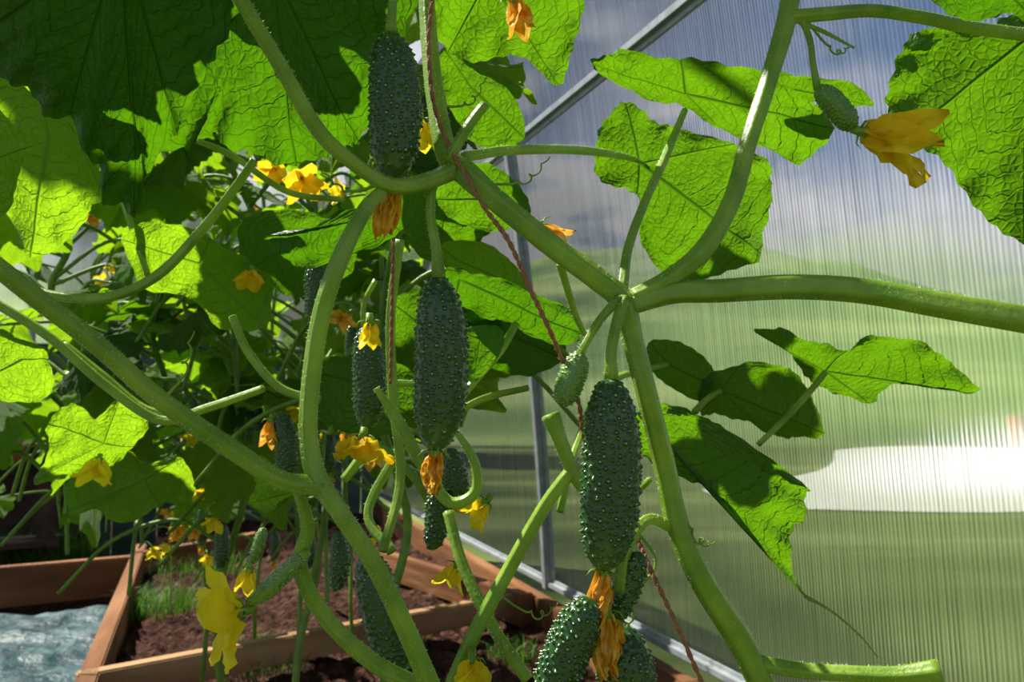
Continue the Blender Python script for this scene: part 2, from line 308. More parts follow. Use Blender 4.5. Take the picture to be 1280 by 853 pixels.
S([(782,372,.49,15),(772,400,.485,14),(764,440,.48,14),(764,474,.48,18)],0.9)
S([(775,372,.49,12),(750,400,.485,11),(732,430,.48,10),(722,448,.48,12)],0.9)
S([(778,360,.51,14),(785,310,.53,12),(805,255,.55,11),(830,200,.58,11),(856,138,.62,8)],0.6)
S([(580,196,.52,13),(640,188,.56,12),(720,188,.63,11),(780,196,.70,8),(808,206,.745,3)],0.5)
S([(552,890,.56,20),(590,800,.56,19),(635,715,.57,18),(680,635,.57,17),(712,592,.57,17),(722,582,.57,10)],0.6)
S([(688,518,.57,24),(700,550,.57,18),(716,590,.57,17),(735,620,.57,14),(760,650,.57,9)],0.6)
S([(470,485,.62,8),(500,530,.62,15),(530,585,.61,15),(562,628,.60,15),(594,615,.60,14),(592,575,.60,12),(560,525,.60,6)],0.5)
S([(540,232,.50,12),(538,270,.495,12),(545,310,.49,13),(548,348,.49,18)],0.8)
S([(492,-20,.50,11),(490,15,.50,11),(488,42,.50,15)],0.8)
S([(945,828,.52,20),(1000,838,.51,20),(1060,842,.50,20),(1120,844,.49,22),(1176,838,.48,28)],0.9)
S([(840,660,.51,14),(808,650,.50,14),(782,690,.49,16),(775,740,.49,20)],0.8)
S([(1005,745,.60,5),(1040,765,.59,3),(1075,795,.58,2.4),(1097,822,.58,1.6)],0)
S([(948,556,.80,7),(985,520,.81,8),(1012,490,.82,8),(1032,465,.82,8)],0.1)
S([(868,515,.85,9),(885,498,.86,8),(902,488,.86,7)],0)
S([(700,640,.62,10),(720,560,.65,10),(760,480,.75,10),(835,455,.86,8)],0)
S([(318,200,.62,10),(290,240,.62,11),(250,290,.62,12),(195,345,.62,13),(130,372,.62,13),(50,366,.62,12),(-30,330,.62,12)],0.3)
S([(-20,370,.8,12),(60,420,.8,12),(130,480,.8,12),(200,525,.8,12),(260,510,.8,11),(330,486,.8,10)],0.2)
S([(80,430,.85,9),(130,470,.85,9),(180,510,.85,9),(230,520,.85,9)],0)
S([(150,240,.9,8),(165,285,.9,8),(185,345,.9,8)],0)
S([(478,690,.65,12),(500,600,.68,12),(492,500,.68,13),(488,400,.68,12),(500,300,.68,12)],0.3)
S([(495,480,.66,10),(530,470,.66,8),(560,390,.68,7)],0.1)
S([(455,412,.72,7),(455,380,.72,7),(470,350,.72,7)],0)
S([(558,520,.70,12),(590,480,.72,11),(625,440,.74,10),(645,405,.76,10)],0.2)
S([(490,690,.7,14),(460,640,.72,12),(500,560,.74,12)],0.2)
S([(560,640,.62,14),(580,710,.60,15),(620,790,.58,16),(660,850,.57,16)],0.4)
S([(385,690,.48,12),(360,712,.48,13),(335,738,.48,22),(310,755,.48,12)],0.9)
S([(700,330,.52,10),(712,370,.54,9),(722,400,.58,8),(735,425,.62,7)],0.2)
S([(812,600,.52,8),(780,640,.55,6),(820,700,.55,4),(795,740,.55,3)],0.2)
S([(290,395,.8,10),(310,440,.8,11),(350,485,.8,11),(400,500,.8,10)],0.2)
S([(430,600,.7,12),(470,560,.7,12),(520,600,.7,11),(545,650,.7,10)],0.1)
S([(470,500,.75,8),(520,540,.78,9),(600,500,.8,9),(660,485,.82,8)],0.1)
S([(230,170,.7,7),(290,195,.72,8),(360,240,.75,8),(430,250,.8,7)],0.1)
def tendril(p,d,dirx,L,turns,seed):
    q=W(*p,d); P=[]; 
    for i in range(70):
        t=i/69; rad=.0045*(t>.35)*min(1,(t-.35)*5)*(1.15-t)
        c=q+Vector((dirx[0],dirx[1],dirx[2]))*L*(t if t<.5 else .5+(t-.5)*.55)+Vector((0,0,-.012*math.sin(t*3)))
        a=turns*2*math.pi*t; P.append(c+Vector((math.cos(a)*rad,math.sin(a)*rad*.6,math.sin(a)*rad)))
    tube(B,P,[.0010-.0006*i/70 for i in range(70)],seg=6,ribs=0)
tendril((1005,20),.54,(.6,.1,-.3),.07,5,1); tendril((590,225),.5,(.7,.2,.3),.09,5,2); tendril((400,600),.46,(-.8,0,.4),.08,5,3)
tendril((830,600),.51,(.5,0,-.6),.08,5,4); tendril((470,232),.48,(-.6,.2,.3),.08,4,5); tendril((800,700),.5,(-.2,0,-.9),.07,5,6); tendril((200,500),.42,(.3,0,.7),.07,5,7)
tendril((545,130),.53,(.6,.1,.4),.07,5,8); tendril((620,740),.57,(.7,0,-.1),.08,5,9)
mk("vine_stems",B.v,B.f,[M_stem,M_hair],hero,B.m)
# twine
tw=empty("jute_twine")
def twine(pts):
    b=Buf(); C,R=path(pts,0.003)
    for ph in (0,math.pi):
        P=[]
        for i,c in enumerate(C):
            T=(C[min(i+1,len(C)-1)]-C[max(i-1,0)]).normalized(); u=T.orthogonal().normalized(); w=T.cross(u)
            P.append(c+(u*math.cos(i*1.1+ph)+w*math.sin(i*1.1+ph))*R[i]*0.5)
        tube(b,P,[r*0.62 for r in R],seg=6,ribs=0,mi=0,hair=0.5,hl=0.002)
    mk("strand",b.v,b.f,[M_twine,M_twine],tw,b.m)
twine([(542,-20,.53,6),(536,60,.52,6),(548,150,.51,6),(600,250,.48,6.5),(635,300,.475,6.5),(662,360,.475,6.5),(690,420,.475,6.5),(722,500,.50,6.5),(735,560,.51,6.5),(790,660,.51,6.5),(812,710,.50,6.5),(845,780,.49,6.5),(880,860,.49,6.5)])
twine([(488,480,.66,5),(492,300,.66,5),(500,100,.66,5),(505,-60,.66,5)])
# --------------- cucumbers ----------------
def cukegeo(Ln,R,nu,nv,seed,spacing=0.0042,bend=0.003,wh=0.0020,ww=.00098):
    r=np.random.default_rng(seed)
    th=np.linspace(0,2*np.pi,nu,endpoint=False); v=np.linspace(0,1,nv)
    v=0.5-0.5*np.cos(np.pi*v)*1.0; v=0.35*v+0.65*np.linspace(0,1,nv)
    TH,V=np.meshgrid(th,v)
    prof=R*np.power(np.maximum(1-np.abs(2*V-1)**3.0,0),0.5)*(0.92+0.12*V-0.06*V**2)
    prof*=1+0.03*np.cos(3*TH+seed)+0.015*np.sin(5*TH+V*4)
    pts=[]; tries=0
    while tries<12000:
        tries+=1; a=r.random()*2*np.pi; b=0.015+0.97*r.random(); sp=spacing*(0.7+0.6*r.random())*(1+0.4*(b>0.85))
        ok=True
        rr=R*math.sqrt(max(1-abs(2*b-1)**3.0,0.02))
        for (a2,b2) in pts:
            if abs(b-b2)*Ln<sp:
                da=abs(a-a2); da=min(da,2*np.pi-da)*rr
                if da*da+((b-b2)*Ln)**2<sp*sp: ok=False;break
        if ok: pts.append((a,b))
    H=np.zeros_like(V)
    for a,b in pts:
        sel=np.where(np.abs(v-b)*Ln<0.005)[0]
        if len(sel)==0: continue
        da=np.abs(TH[sel]-a); da=np.minimum(da,2*np.pi-da)*np.maximum(prof[sel],R*0.25)
        dd=da**2+((V[sel]-b)*Ln)**2
        w=ww*r.uniform(0.8,1.35)
        H[sel]=np.maximum(H[sel],np.exp(-dd/(w*w))*r.uniform(.5,1.15))
    rad=prof+H*wh
    x=rad*np.cos(TH)+bend*np.sin(np.pi*V); y=rad*np.sin(TH); z=-V*Ln
    verts=np.stack([x,y,z],-1).reshape(-1,3)
    i=np.arange(nv-1)[:,None]; k=np.arange(nu)[None,:]; k2=(k+1)%nu
    f=np.stack([i*nu+k,(i+1)*nu+k,(i+1)*nu+k2,i*nu+k2],-1).reshape(-1,4)
    return verts,f,H.ravel(),V.ravel()
def cukemesh(Ln,R,nu,nv,seed,mat=M_cuke,**k):
    v,f,H,V=cukegeo(Ln,R,nu,nv,seed,**k)
    m=bpy.data.meshes.new("cucumber"); m.from_pydata(v.tolist(),[],f.tolist()); m.materials.append(mat)
    m.polygons.foreach_set('use_smooth',[True]*len(m.polygons))
    for nme,arr in (('wart',H),('along',V)):
        a=m.attributes.new(nme,'FLOAT','POINT'); a.data.foreach_set('value',arr.astype(np.float32))
    m.update(); return m
def orient(o,top,bot,spin=0):
    z=-(bot-top).normalized(); q=z.to_track_quat('Z','Y'); o.matrix_world=Matrix.Translation(top)@q.to_matrix().to_4x4()@Matrix.Rotation(spin,4,'Z')
def petals(name,base,axis,L,wid,openang,n,mat,seed,crink=0.15,curl=0.3,parent=None,tubeL=0.006,spin=0.0):
    r=random.Random(seed); axis=axis.normalized(); a0=axis.orthogonal().normalized(); b0=axis.cross(a0); b=Buf()
    for k in range(n):
        an=2*math.pi*k/n+spin+r.uniform(-.15,.15); rad=a0*math.cos(an)+b0*math.sin(an); tan=axis.cross(rad)
        op=openang*r.uniform(.75,1.25); Lk=L*r.uniform(.8,1.1); nu,nv=10,7; s0=len(b.v); sd=r.random()*50
        p=base+rad*0.0022+axis*tubeL; tw0=r.uniform(-1,1)*crink*4
        for i in range(nu+1):
            t=i/nu; a=op+curl*t*t*r.uniform(.9,1.1)
            dirv=axis*math.cos(a)+rad*math.sin(a); nn=rad*math.cos(a)-axis*math.sin(a)
            if i: p=p+dirv*Lk/nu
            ww=wid*(math.sin(math.pi*min(1,0.18+t*0.82))**0.75)*(1 if t<0.98 else .1)
            ct,st=math.cos(tw0*t),math.sin(tw0*t); tt=tan*ct+nn*st; n2=nn*ct-tan*st
            for j in range(nv):
                s=(j/(nv-1)-0.5)*2
                q=p+tt*ww*0.5*s*(1-0.12*abs(math.sin(t*9+sd))*crink*3)-n2*ww*0.16*(1-abs(s)**1.3)*1.0
                q+=n2*crink*wid*(noise.noise(Vector((t*5+sd,s*2.2,sd)))+0.5*math.sin(s*9+sd)*0.4)
                b.v.append(q)
        for i in range(nu):
            for j in range(nv-1):
                a=s0+i*nv+j; b.f.append((a,a+1,a+nv+1,a+nv)); b.m.append(0)
    tube(b,[base-axis*0.002,base+axis*tubeL*.5,base+axis*tubeL*1.4],[0.0028,0.0032,0.0042],seg=10,ribs=0,mi=1)
    for k in range(5):
        an=2*math.pi*k/5+.6; rad=a0*math.cos(an)+b0*math.sin(an); q=base+axis*tubeL*.6+rad*.003
        tube(b,[q,q+rad*.005+axis*.001,q+rad*.008+axis*.005],[.0008,.0006,.0001],seg=5,ribs=0,mi=1)
    return mk(name,b.v,b.f,[mat,M_stem],parent,b.m)
def hero_cuke(p0,p1,d,wpx,seed,flower=True,spin=0,fl=0.030,hi=True,faxis=None):
    top=W(*p0,d); bot=W(*p1,d); L=(bot-top).length
    m=cukemesh(L,wpx/2/F*d*0.92,190 if hi else 90,280 if hi else 130,seed)
    o=bpy.data.objects.new("cucumber",m); scene.collection.objects.link(o); orient(o,top,bot,spin)
    bpy.context.view_layer.update()
    if flower:
        ax=(bot-top).normalized() if faxis is None else faxis
        f=petals("withered_flower",bot-ax*0.002,ax,fl,0.011,0.16,6,M_wilt,seed,crink=0.4,curl=-0.25,tubeL=0.003)
        f.parent=o; f.matrix_parent_inverse=o.matrix_world.inverted()
    return o
hero_cuke((488,40),(490,228),.50,70,1,fl=.034,faxis=Vector((-.12,0,-1)))
hero_cuke((547,345),(545,564),.49,72,2,fl=.024,faxis=Vector((-.1,-.1,-1)))
hero_cuke((763,472),(755,714),.48,80,3,fl=.036,faxis=Vector((-.18,-.1,-1)))
hero_cuke((738,748),(680,880),.47,64,4,False)
hero_cuke((772,782),(785,900),.50,78,5,False)
hero_cuke((800,690),(770,775),.49,36,6,True,fl=.036,hi=False,faxis=Vector((-.1,0,-1)))
hero_cuke((457,408),(460,536),.72,44,7,False,hi=False)
hero_cuke((458,690),(500,850),.60,58,8,False,hi=False)
hero_cuke((545,610),(540,688),.66,32,9,False,hi=False)
hero_cuke((562,560),(570,640),.68,34,10,False,hi=False)
hero_cuke((352,515),(360,600),.90,30,11,False,hi=False)
hero_cuke((392,325),(395,410),.85,32,12,False,hi=False)
hero_cuke((422,665),(420,740),.80,26,13,False,hi=False)
def young(p0,p1,d,wpx,seed):
    top=W(*p0,d); bot=W(*p1,d); L=(bot-top).length
    m=cukemesh(L,wpx/2/F*d*.9,80,100,seed,mat=M_young,spacing=.0026,wh=.0011,ww=.0006,bend=.001)
    b=Buf(); P=[Vector((0,0,-L*(i/20))) for i in range(21)]
    R=[wpx/2/F*d*.9*(max(0.02,1-abs(2*(i/20)-1)**3))**.5 for i in range(21)]
    tube(b,P,[x*.9 for x in R],seg=12,ribs=0,hair=9,hl=.0026,mi=0)
    o=bpy.data.objects.new("young_cucumber",m); scene.collection.objects.link(o); orient(o,top,bot)
    mk("fuzz",b.v,b.f,[M_young,M_hair],o,b.m); return o
young((727,440),(702,508),.48,38,1); young((1022,108),(1068,162),.54,34,2); young((383,692),(318,752),.48,24,3)
young((330,660),(315,705),.75,16,4)
# --------------- flowers -----------------
def fl(px,py,d,ax,L,wid,op,mat=M_pet,seed=0,crink=.12,curl=.3,n=5):
    return petals("cucumber_flower",W(px,py,d),Vector(ax),L,wid,op,n,mat,seed,crink,curl)
fl(312,762,.48,(-.85,-.48,-.12),.037,.026,1.0,seed=21,crink=.16,curl=.2)
fl(1068,162,.54,(.9,-.2,-.35),.054,.026,.38,seed=2,crink=.25,mat=M_orp)
fl(455,538,.60,(-.1,-.3,-1),.028,.024,.75,seed=3,crink=.2,mat=M_orp)
fl(612,622,.66,(-.6,-.2,-.6),.028,.016,.5,seed=4)
fl(462,395,.62,(.05,-.1,-1),.022,.013,.2,seed=5,mat=M_pet)
fl(375,218,.8,(.3,-.4,-.5),.030,.022,.7,seed=6,mat=M_orp)
fl(345,205,.85,(0,-.5,-.5),.026,.02,.7,seed=7,mat=M_orp)
fl(668,282,.55,(.9,-.1,-.4),.025,.010,.15,seed=8,mat=M_wilt)
fl(590,815,.55,(0,-.4,-1),.024,.02,.6,seed=9)
fl(125,570,.9,(0,-.5,-1),.035,.025,.6,seed=10)
fl(315,335,.9,(0,-.4,-1),.024,.02,.6,seed=11,mat=M_orp)
fl(313,705,.75,(-.1,-.3,-1),.026,.014,.3,seed=12)
fl(525,145,.66,(.1,-.2,-1),.028,.018,.3,seed=13)
fl(640,-8,.52,(.25,-.2,-1),.026,.014,.2,seed=14,mat=M_wilt)
fl(758,755,.48,(.0,-.2,-1),.036,.012,.12,seed=15,mat=M_wilt,crink=.35,n=6,curl=-.2)
fl(340,520,.9,(0,-.3,-1),.03,.014,.2,seed=16,mat=M_wilt)
fl(575,700,.66,(-.4,-.3,-.8),.024,.014,.4,seed=17)
# --------------- background plants --------------
base2=[(0,1.0),(.13,.78),(.33,.62),(.52,.60),(.66,.56),(.58,.38),(.60,.22),(.74,.08),(.66,-.12),(.56,-.36),(.36,-.46),(.16,-.40),(.04,-.12)]
base2=base2+[(-x,y) for x,y in base2[:0:-1]][0:]
variants=[]
for k in range(7):
    r=random.Random(k); out=[]
    for x,y in base2:
        x*=r.uniform(.92,1.1); y*=r.uniform(.94,1.06); rr=x*x+y*y
        out.append(Vector((x,y,-0.28*rr*r.uniform(.7,1.3)-0.25*abs(x)*r.uniform(0,.8)+.1*math.sin(3*x+k))))
    for mt in (M_leaf,M_leaf2):
        variants.append(leafmesh("leaf",leafdata(Vector((0,0,0)),out,6,9,0.045,k+30,teeth=.02),mt))
smallc=[cukemesh(.09,.0145,56,80,50+k,spacing=.006,ww=.0013) for k in range(2)]
def putleaf(e,hd,r,size,pe,light,nr=None):
    nrm=nr or (Vector((0,0,1))*.35+SUN*.45+Vector((r.uniform(-.5,.5),r.uniform(-1.1,.4),0))).normalized()
    td=(hd*.7+Vector((r.uniform(-.4,.4),r.uniform(-.4,.4),-.55))); td=(td-nrm*td.dot(nrm)).normalized()
    xx=td.cross(nrm); M=Matrix((xx,td,nrm)).transposed().to_4x4()
    v=2*r.randrange(7)+(1 if r.random()<light else 0)
    o=bpy.data.objects.new("leaf",variants[v]); scene.collection.objects.link(o); o.parent=pe
    o.matrix_world=Matrix.Translation(e)@M@Matrix.Diagonal((size*1.15,size*1.15,size*1.15,1))
def plant(px,d,zt,nl,zlo,seed,xmax,spread=.2,light=.7,fruits=2,flowers=3,z0=.235):
    r=random.Random(seed); pe=empty("shade_canopy"); g=W(px,600,d); gx,gy=g.x,g.y
    b=Buf(); P=[Vector((gx+r.uniform(-.03,.03),gy+r.uniform(-.03,.03),z0+(zt-z0)*i/9)) for i in range(10)]
    C=crom(P,8); tube(b,C,[.0055 if z0<.3 else .002+.0035*min(1,i/30) for i in range(len(C))],seg=8,hair=0)
    idx=lambda z: max(0,min(len(C)-2,int((z-z0)/(zt-z0)*len(C))))
    for k in range(nl):
        for tr in range(20):
            z=zlo+(zt-zlo)*(k+r.random())/nl; q=C[idx(z)]
            az=r.uniform(0,2*math.pi); hd=Vector((math.cos(az),math.sin(az),0)); l=spread*r.uniform(.4,1.1)
            e=q+hd*l+Vector((0,0,r.uniform(.0,.10)))
            if e.x<xmax*1.0 and e.y>0.62: break
        else: continue
        mid=q.lerp(e,.5)+Vector((0,0,.03)); PC=crom([q,mid,e],6); tube(b,PC,[.0038-.0014*j/len(PC) for j in range(len(PC))],seg=7,ribs=0)
        putleaf(e,hd,r,r.uniform(.06,.11),pe,light)
    for k in range(6):
        z=r.uniform(zlo-.1,zt-.3); q=C[idx(z)]; az=r.uniform(0,6.28)
        hd=Vector((math.cos(az),math.sin(az)*.5,0)); PC=crom([q,q+hd*.08+Vector((0,0,.05)),q+hd*.18+Vector((0,0,.02)),q+hd*.26+Vector((0,0,-.06))],7); tube(b,PC,[.0032]*len(PC),seg=7,ribs=0)
    for k in range(fruits):
        z=r.uniform(zlo-.05,zt-.35); q=C[idx(z)]; az=r.uniform(3.3,6.1); e=q+Vector((math.cos(az)*.04,math.sin(az)*.04,.0))
        PC=crom([q,e,e+Vector((0,0,-.02))],5); tube(b,PC,[.002]*len(PC),seg=6,ribs=0)
        o=bpy.data.objects.new("cucumber_fruit",smallc[k%2]); scene.collection.objects.link(o); o.parent=pe; s=r.uniform(.6,1.0); o.matrix_world=Matrix.Translation(e+Vector((0,0,-.018)))@Matrix.Diagonal((s,s,s,1))
        petals("withered_flower",e+Vector((0,0,-.018-.09*s)),Vector((0,0,-1)),.02,.01,.2,5,M_wilt,seed+k,.3,-.2,pe,.003)
    for k in range(flowers):
        z=r.uniform(zlo-.12,zt-.2); q=C[idx(z)]; az=r.uniform(3.0,6.3); e=q+Vector((math.cos(az)*.07,math.sin(az)*.07,.01))
        PC=crom([q,q.lerp(e,.5)+Vector((0,0,.01)),e],5); tube(b,PC,[.0015]*len(PC),seg=6,ribs=0)
        petals("open_flower",e,Vector((math.cos(az)*.5,-.6,r.uniform(-.8,.2))),.022,.016,.8,5,M_pet if r.random()<.8 else M_wilt,seed*7+k,.2,.3,pe,.004)
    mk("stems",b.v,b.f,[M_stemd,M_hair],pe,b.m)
plant(500,.98,1.5,12,.96,11,.02,.12,.2,2,3)
plant(400,1.25,1.5,18,.82,12,-.05,.20,.5,2,4)
plant(300,1.30,1.5,22,.79,13,-.1,.24,.85,2,5)
plant(190,1.35,1.5,26,.76,14,-.2,.24,.95,1,4,z0=.70)
plant(70,1.35,1.45,22,.78,15,-.4,.22,.95,1,4,z0=.74)
plant(380,1.75,1.6,22,.70,16,-.1,.26,.6,2,5)
plant(250,1.85,1.6,24,.66,17,-.3,.26,.9,2,6)
plant(330,2.3,1.7,20,.60,18,-.3,.28,.8,1,5)
plant(440,2.2,1.6,18,.66,19,-.15,.24,.5,1,3)
plant(120,2.0,1.6,20,.66,20,-.5,.26,.95,1,4,z0=.62)
plant(400,2.8,1.8,14,.58,21,-.3,.28,.7,1,4)
# added out-of-view canopy of vine leaves, placed to shade the plants below
cp=empty("shade_canopy"); r=random.Random(99); cb=Buf()
for row in range(1,5):
    x0=-1.25+row*.38; P=[Vector((x0+.1*math.sin(k*1.3+row),.05+k*.22,1.58+.12*k+r.uniform(-.02,.03)+.03*row)) for k in range(5)]
    C=crom(P,8); tube(cb,C,[.006]*len(C),seg=8)
    for q in C[::3]:
        az=r.uniform(0,6.28); hd=Vector((math.cos(az),math.sin(az),0)); e=q+hd*r.uniform(.06,.16)+Vector((0,0,r.uniform(-.03,.10)))
        if e.z<1.10+e.y*.56+.10: e.z=1.10+e.y*.56+.10
        if -.75<e.x<0 and r.random()<.65: continue
        PC=crom([q,q.lerp(e,.5)+Vector((0,0,.02)),e],5); tube(cb,PC,[.003]*len(PC),seg=6,ribs=0)
        putleaf(e,hd*1.4,r,r.uniform(.10,.13),cp,.3,(Vector((r.uniform(-.3,.3),r.uniform(-.3,.3),1))+SUN*.3).normalized())
# added leaves, set sunward of the big top-left pair to shade it
for (px,py,d,k_,s_) in ((40,20,.40,.14,.075),(120,60,.42,.15,.065),(150,200,.46,.13,.035),(420,60,.52,.15,.055),(330,-30,.48,.14,.05),(90,-60,.38,.16,.09)):
    e=W(px,py,d)+SUN*k_; top=e+Vector((-.03,.0,.25)); PC=crom([top,e.lerp(top,.4)+Vector((.02,0,0)),e],6); tube(cb,PC,[.003]*len(PC),seg=6,ribs=0)
    putleaf(e,Vector((r.uniform(-1,1),r.uniform(-1,1),0)),r,s_,cp,.0,(SUN+Vector((r.uniform(-.2,.2),r.uniform(-.2,.2),.3))).normalized())
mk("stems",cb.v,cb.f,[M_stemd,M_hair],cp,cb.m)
# --------------- greenhouse ---------------
WD=Vector((-.363,.932,0)).normalized(); WN=Vector((-WD.y,WD.x,0)); 
if WN.x>0: WN=-WN     # inward normal (to the left)
P0=G(690,735,.33); P0.z=0
def prof(z):  # inward lean of the arched wall with height above rim
    h=max(0,z-.33); return 0.045*h+0.035*h*h+0.10*max(0,h-1.5)**2
def wp(t,z,off=0): return P0+WD*t+WN*(prof(z)+off)+Vector((0,0,z))
ts=[-3.2+i*0.1 for i in range(0,60)]; zs=[.33+i*.09 for i in range(0,24)]
v=[wp(t,z,-.012) for t in ts for z in zs]; nz_=len(zs)
f=[(i*nz_+j,(i+1)*nz_+j,(i+1)*nz_+j+1,i*nz_+j+1) for i in range(len(ts)-1) for j in range(nz_-1)]
o=mk("wall_right",v,f,[M_poly]); l=o.data.uv_layers.new(name='uv'); vi=np.zeros(len(o.data.loops),dtype=np.int32); o.data.loops.foreach_get('vertex_index',vi)
uvs=np.array([(t,z) for t in ts for z in zs],dtype=np.float32); l.data.foreach_set('uv',uvs[vi].ravel())
fr=empty("greenhouse_frame")
def bar(name,pts,wv,dv,parent,mat,lip=True):
    b=Buf(); prof2=[(-1,0),(-1,.35),(-.45,.4),(-.4,1),(.4,1),(.45,.4),(1,.35),(1,0)] if lip else [(-1,0),(-1,1),(1,1),(1,0)]
    k=len(prof2)
    for p in pts:
        for a,c in prof2: b.v.append(p+wv*a+dv*c)
    for i in range(len(pts)-1):
        for j in range(k):
            b.f.append((i*k+j,i*k+(j+1)%k,(i+1)*k+(j+1)%k,(i+1)*k+j))
    b.f.append(tuple(range(k))[::-1]); b.f.append(tuple((len(pts)-1)*k+j for j in range(k)))
    return mk(name,b.v,b.f,[mat],parent,smooth=False)
for n_,t in enumerate((-2.3,0.0,2.1)):
    bar("arch_rib_%d"%n_,[wp(t,z) for z in zs],WD*.030,WN*.03,fr,M_metal)
bar("purlin",[wp(t,1.80,.0) for t in ts],Vector((0,0,.022)),WN*.025,fr,M_metal)
bar("base_rail",[wp(t,.345) for t in ts],Vector((0,0,.016)),WN*.022,fr,M_metal)
def board(name,a,b_,h,th,mat,parent=None,bev=.004):
    a=Vector(a);b_=Vector(b_); d=(b_-a); L=d.length; d.normalize()
    me=bpy.data.meshes.new(name)
    bm=bmesh.new(); bmesh.ops.create_cube(bm,size=1)
    for v_ in bm.verts: v_.co=Vector((v_.co.x*th,v_.co.y*h,v_.co.z*L))
    bmesh.ops.bevel(bm,geom=bm.edges[:],offset=bev,segments=2,affect='EDGES')
    bm.to_mesh(me); bm.free(); me.materials.append(mat)
    o=bpy.data.objects.new(name,me); scene.collection.objects.link(o)
    zc=d; yc=Vector((0,0,1)); xc=yc.cross(zc)
    o.matrix_world=Matrix.Translation((a+b_)/2-Vector((0,0,h/2)))@Matrix((xc,yc,zc)).transposed().to_4x4()
    if parent: 
        o.parent=parent
    return o
rb=empty("raised_bed")
def pt(p,z): return Vector((p.x,p.y,z))
board("side_board_right",pt(P0-WD*2.4+WN*.07,.325),pt(P0+WD*2.65+WN*.07,.325),.32,.045,M_wood,rb)
A=G(96,842,.33); Bc=G(650,740,.33); board("cross_board",pt(A,.33),pt(Bc,.33),.07,.04,M_wood2,rb)
A2=G(112,840,.33); 
board("side_board_left",pt(A2-WD*1.2,.33),pt(A2+WD*1.75,.33),.33,.045,M_wood,rb)
board("back_board_left",pt(G(-160,722,.33),.33),pt(G(175,694,.33),.33),.15,.045,M_wood,rb)
board("back_board_right",pt(G(165,692,.33),.33),pt(G(330,664,.33),.33),.15,.045,M_wood,rb)
board("inner_board",pt(G(478,690,.33),.335),pt(G(660,745,.33),.335),.10,.05,M_wood,rb)
def grid(name,fn,nu,nv,mat):
    v=[fn(i/nu,j/nv) for i in range(nu+1) for j in range(nv+1)]
    f=[(i*(nv+1)+j,(i+1)*(nv+1)+j,(i+1)*(nv+1)+j+1,i*(nv+1)+j+1) for i in range(nu) for j in range(nv)]
    return mk(name,v,f,[mat])
wN=(pt(A2,0)-P0).dot(WN)
def soilf(u,w):
    p=P0+WN*(.10+(wN-.13)*u)+WD*(-2.3+4.95*w)
    h=.225+.035*noise.noise(p*5)+.022*noise.noise(p*17)+.018*noise.noise(p*40); return Vector((p.x,p.y,h))
grid("garden_soil",soilf,110,320,M_soil)
def flf(u,w): 
    p=P0+WN*(wN+.03+2.2*u)+WD*(-2.3+7*w); return Vector((p.x,p.y,.02+.01*noise.noise(p*4)))
grid("floor",flf,30,60,M_soil)
def shf(u,w):
    p=P0+WN*(wN+.06+1.1*u)+WD*(-1.6+2.45*w+.25*u*w); return Vector((p.x,p.y,.19+.022*noise.noise(p*5)+.012*noise.noise(p*16)))
grid("ground_sheet",shf,60,90,M_sheet)
mk("lawn",[(-60,-20,-.02),(60,-20,-.02),(60,80,-.02),(-60,80,-.02)],[(0,1,2,3)],[M_lawn])
gv=[]; 
for i in range(40):
    u=i/39; x=2.0+20*u; y0=6.9+.3*math.sin(x*1.1)+2.5*u; y1=y0+1.0+7*min(1,u*5)+.8*math.sin(x*.8+1); gv+=[(x,y0,.0),(x,y1,.0)]
mk("gravel_driveway",gv,[(2*i,2*i+2,2*i+3,2*i+1) for i in range(39)],[M_white])
def hillf(u,w):
    x=-30+75*u; y=17+30*w; return Vector((x,y,-.05+ (8.6+1.8*math.sin(x*.15))*w*w**.1+.9*noise.noise(Vector((x,y,0))*.25)*w))
grid("hillside",hillf,60,30,M_hill)
board("terracotta_wall",(6.6,10.6,.75),(9.5,10.2,.75),.4,.3,M_orange)
def blob(b,c,R,n1=14,n2=9,mi=0):
    s=len(b.v)
    for i in range(n2+1):
        for j in range(n1):
            ph=math.pi*i/n2; th=2*math.pi*j/n1; d=Vector((math.sin(ph)*math.cos(th),math.sin(ph)*math.sin(th),math.cos(ph)))
            b.v.append(c+d*R*(1+.35*noise.noise(d*2.5+c)))
    for i in range(n2):
        for j in range(n1): a=s+i*n1+j; a2=s+i*n1+(j+1)%n1; b.f.append((a,a2,a2+n1,a+n1)); b.m.append(mi)
def tree(x,y,h,seed):
    r=random.Random(seed); b=Buf(); tube(b,[Vector((x,y,-.05)),Vector((x+.1,y,h*.35)),Vector((x,y,h*.7))],[.25,.2,.1],seg=8,ribs=0,mi=1)
    for k in range(14): blob(b,Vector((x+r.uniform(-1,1)*h*.25,y+r.uniform(-1,1)*h*.2,h*r.uniform(.35,.9))),h*r.uniform(.12,.2))
    mk("garden_tree",b.v,b.f,[M_tree,M_wood],None,b.m)
tree(-3.5,14,5,2); tree(-7,15,6,3)
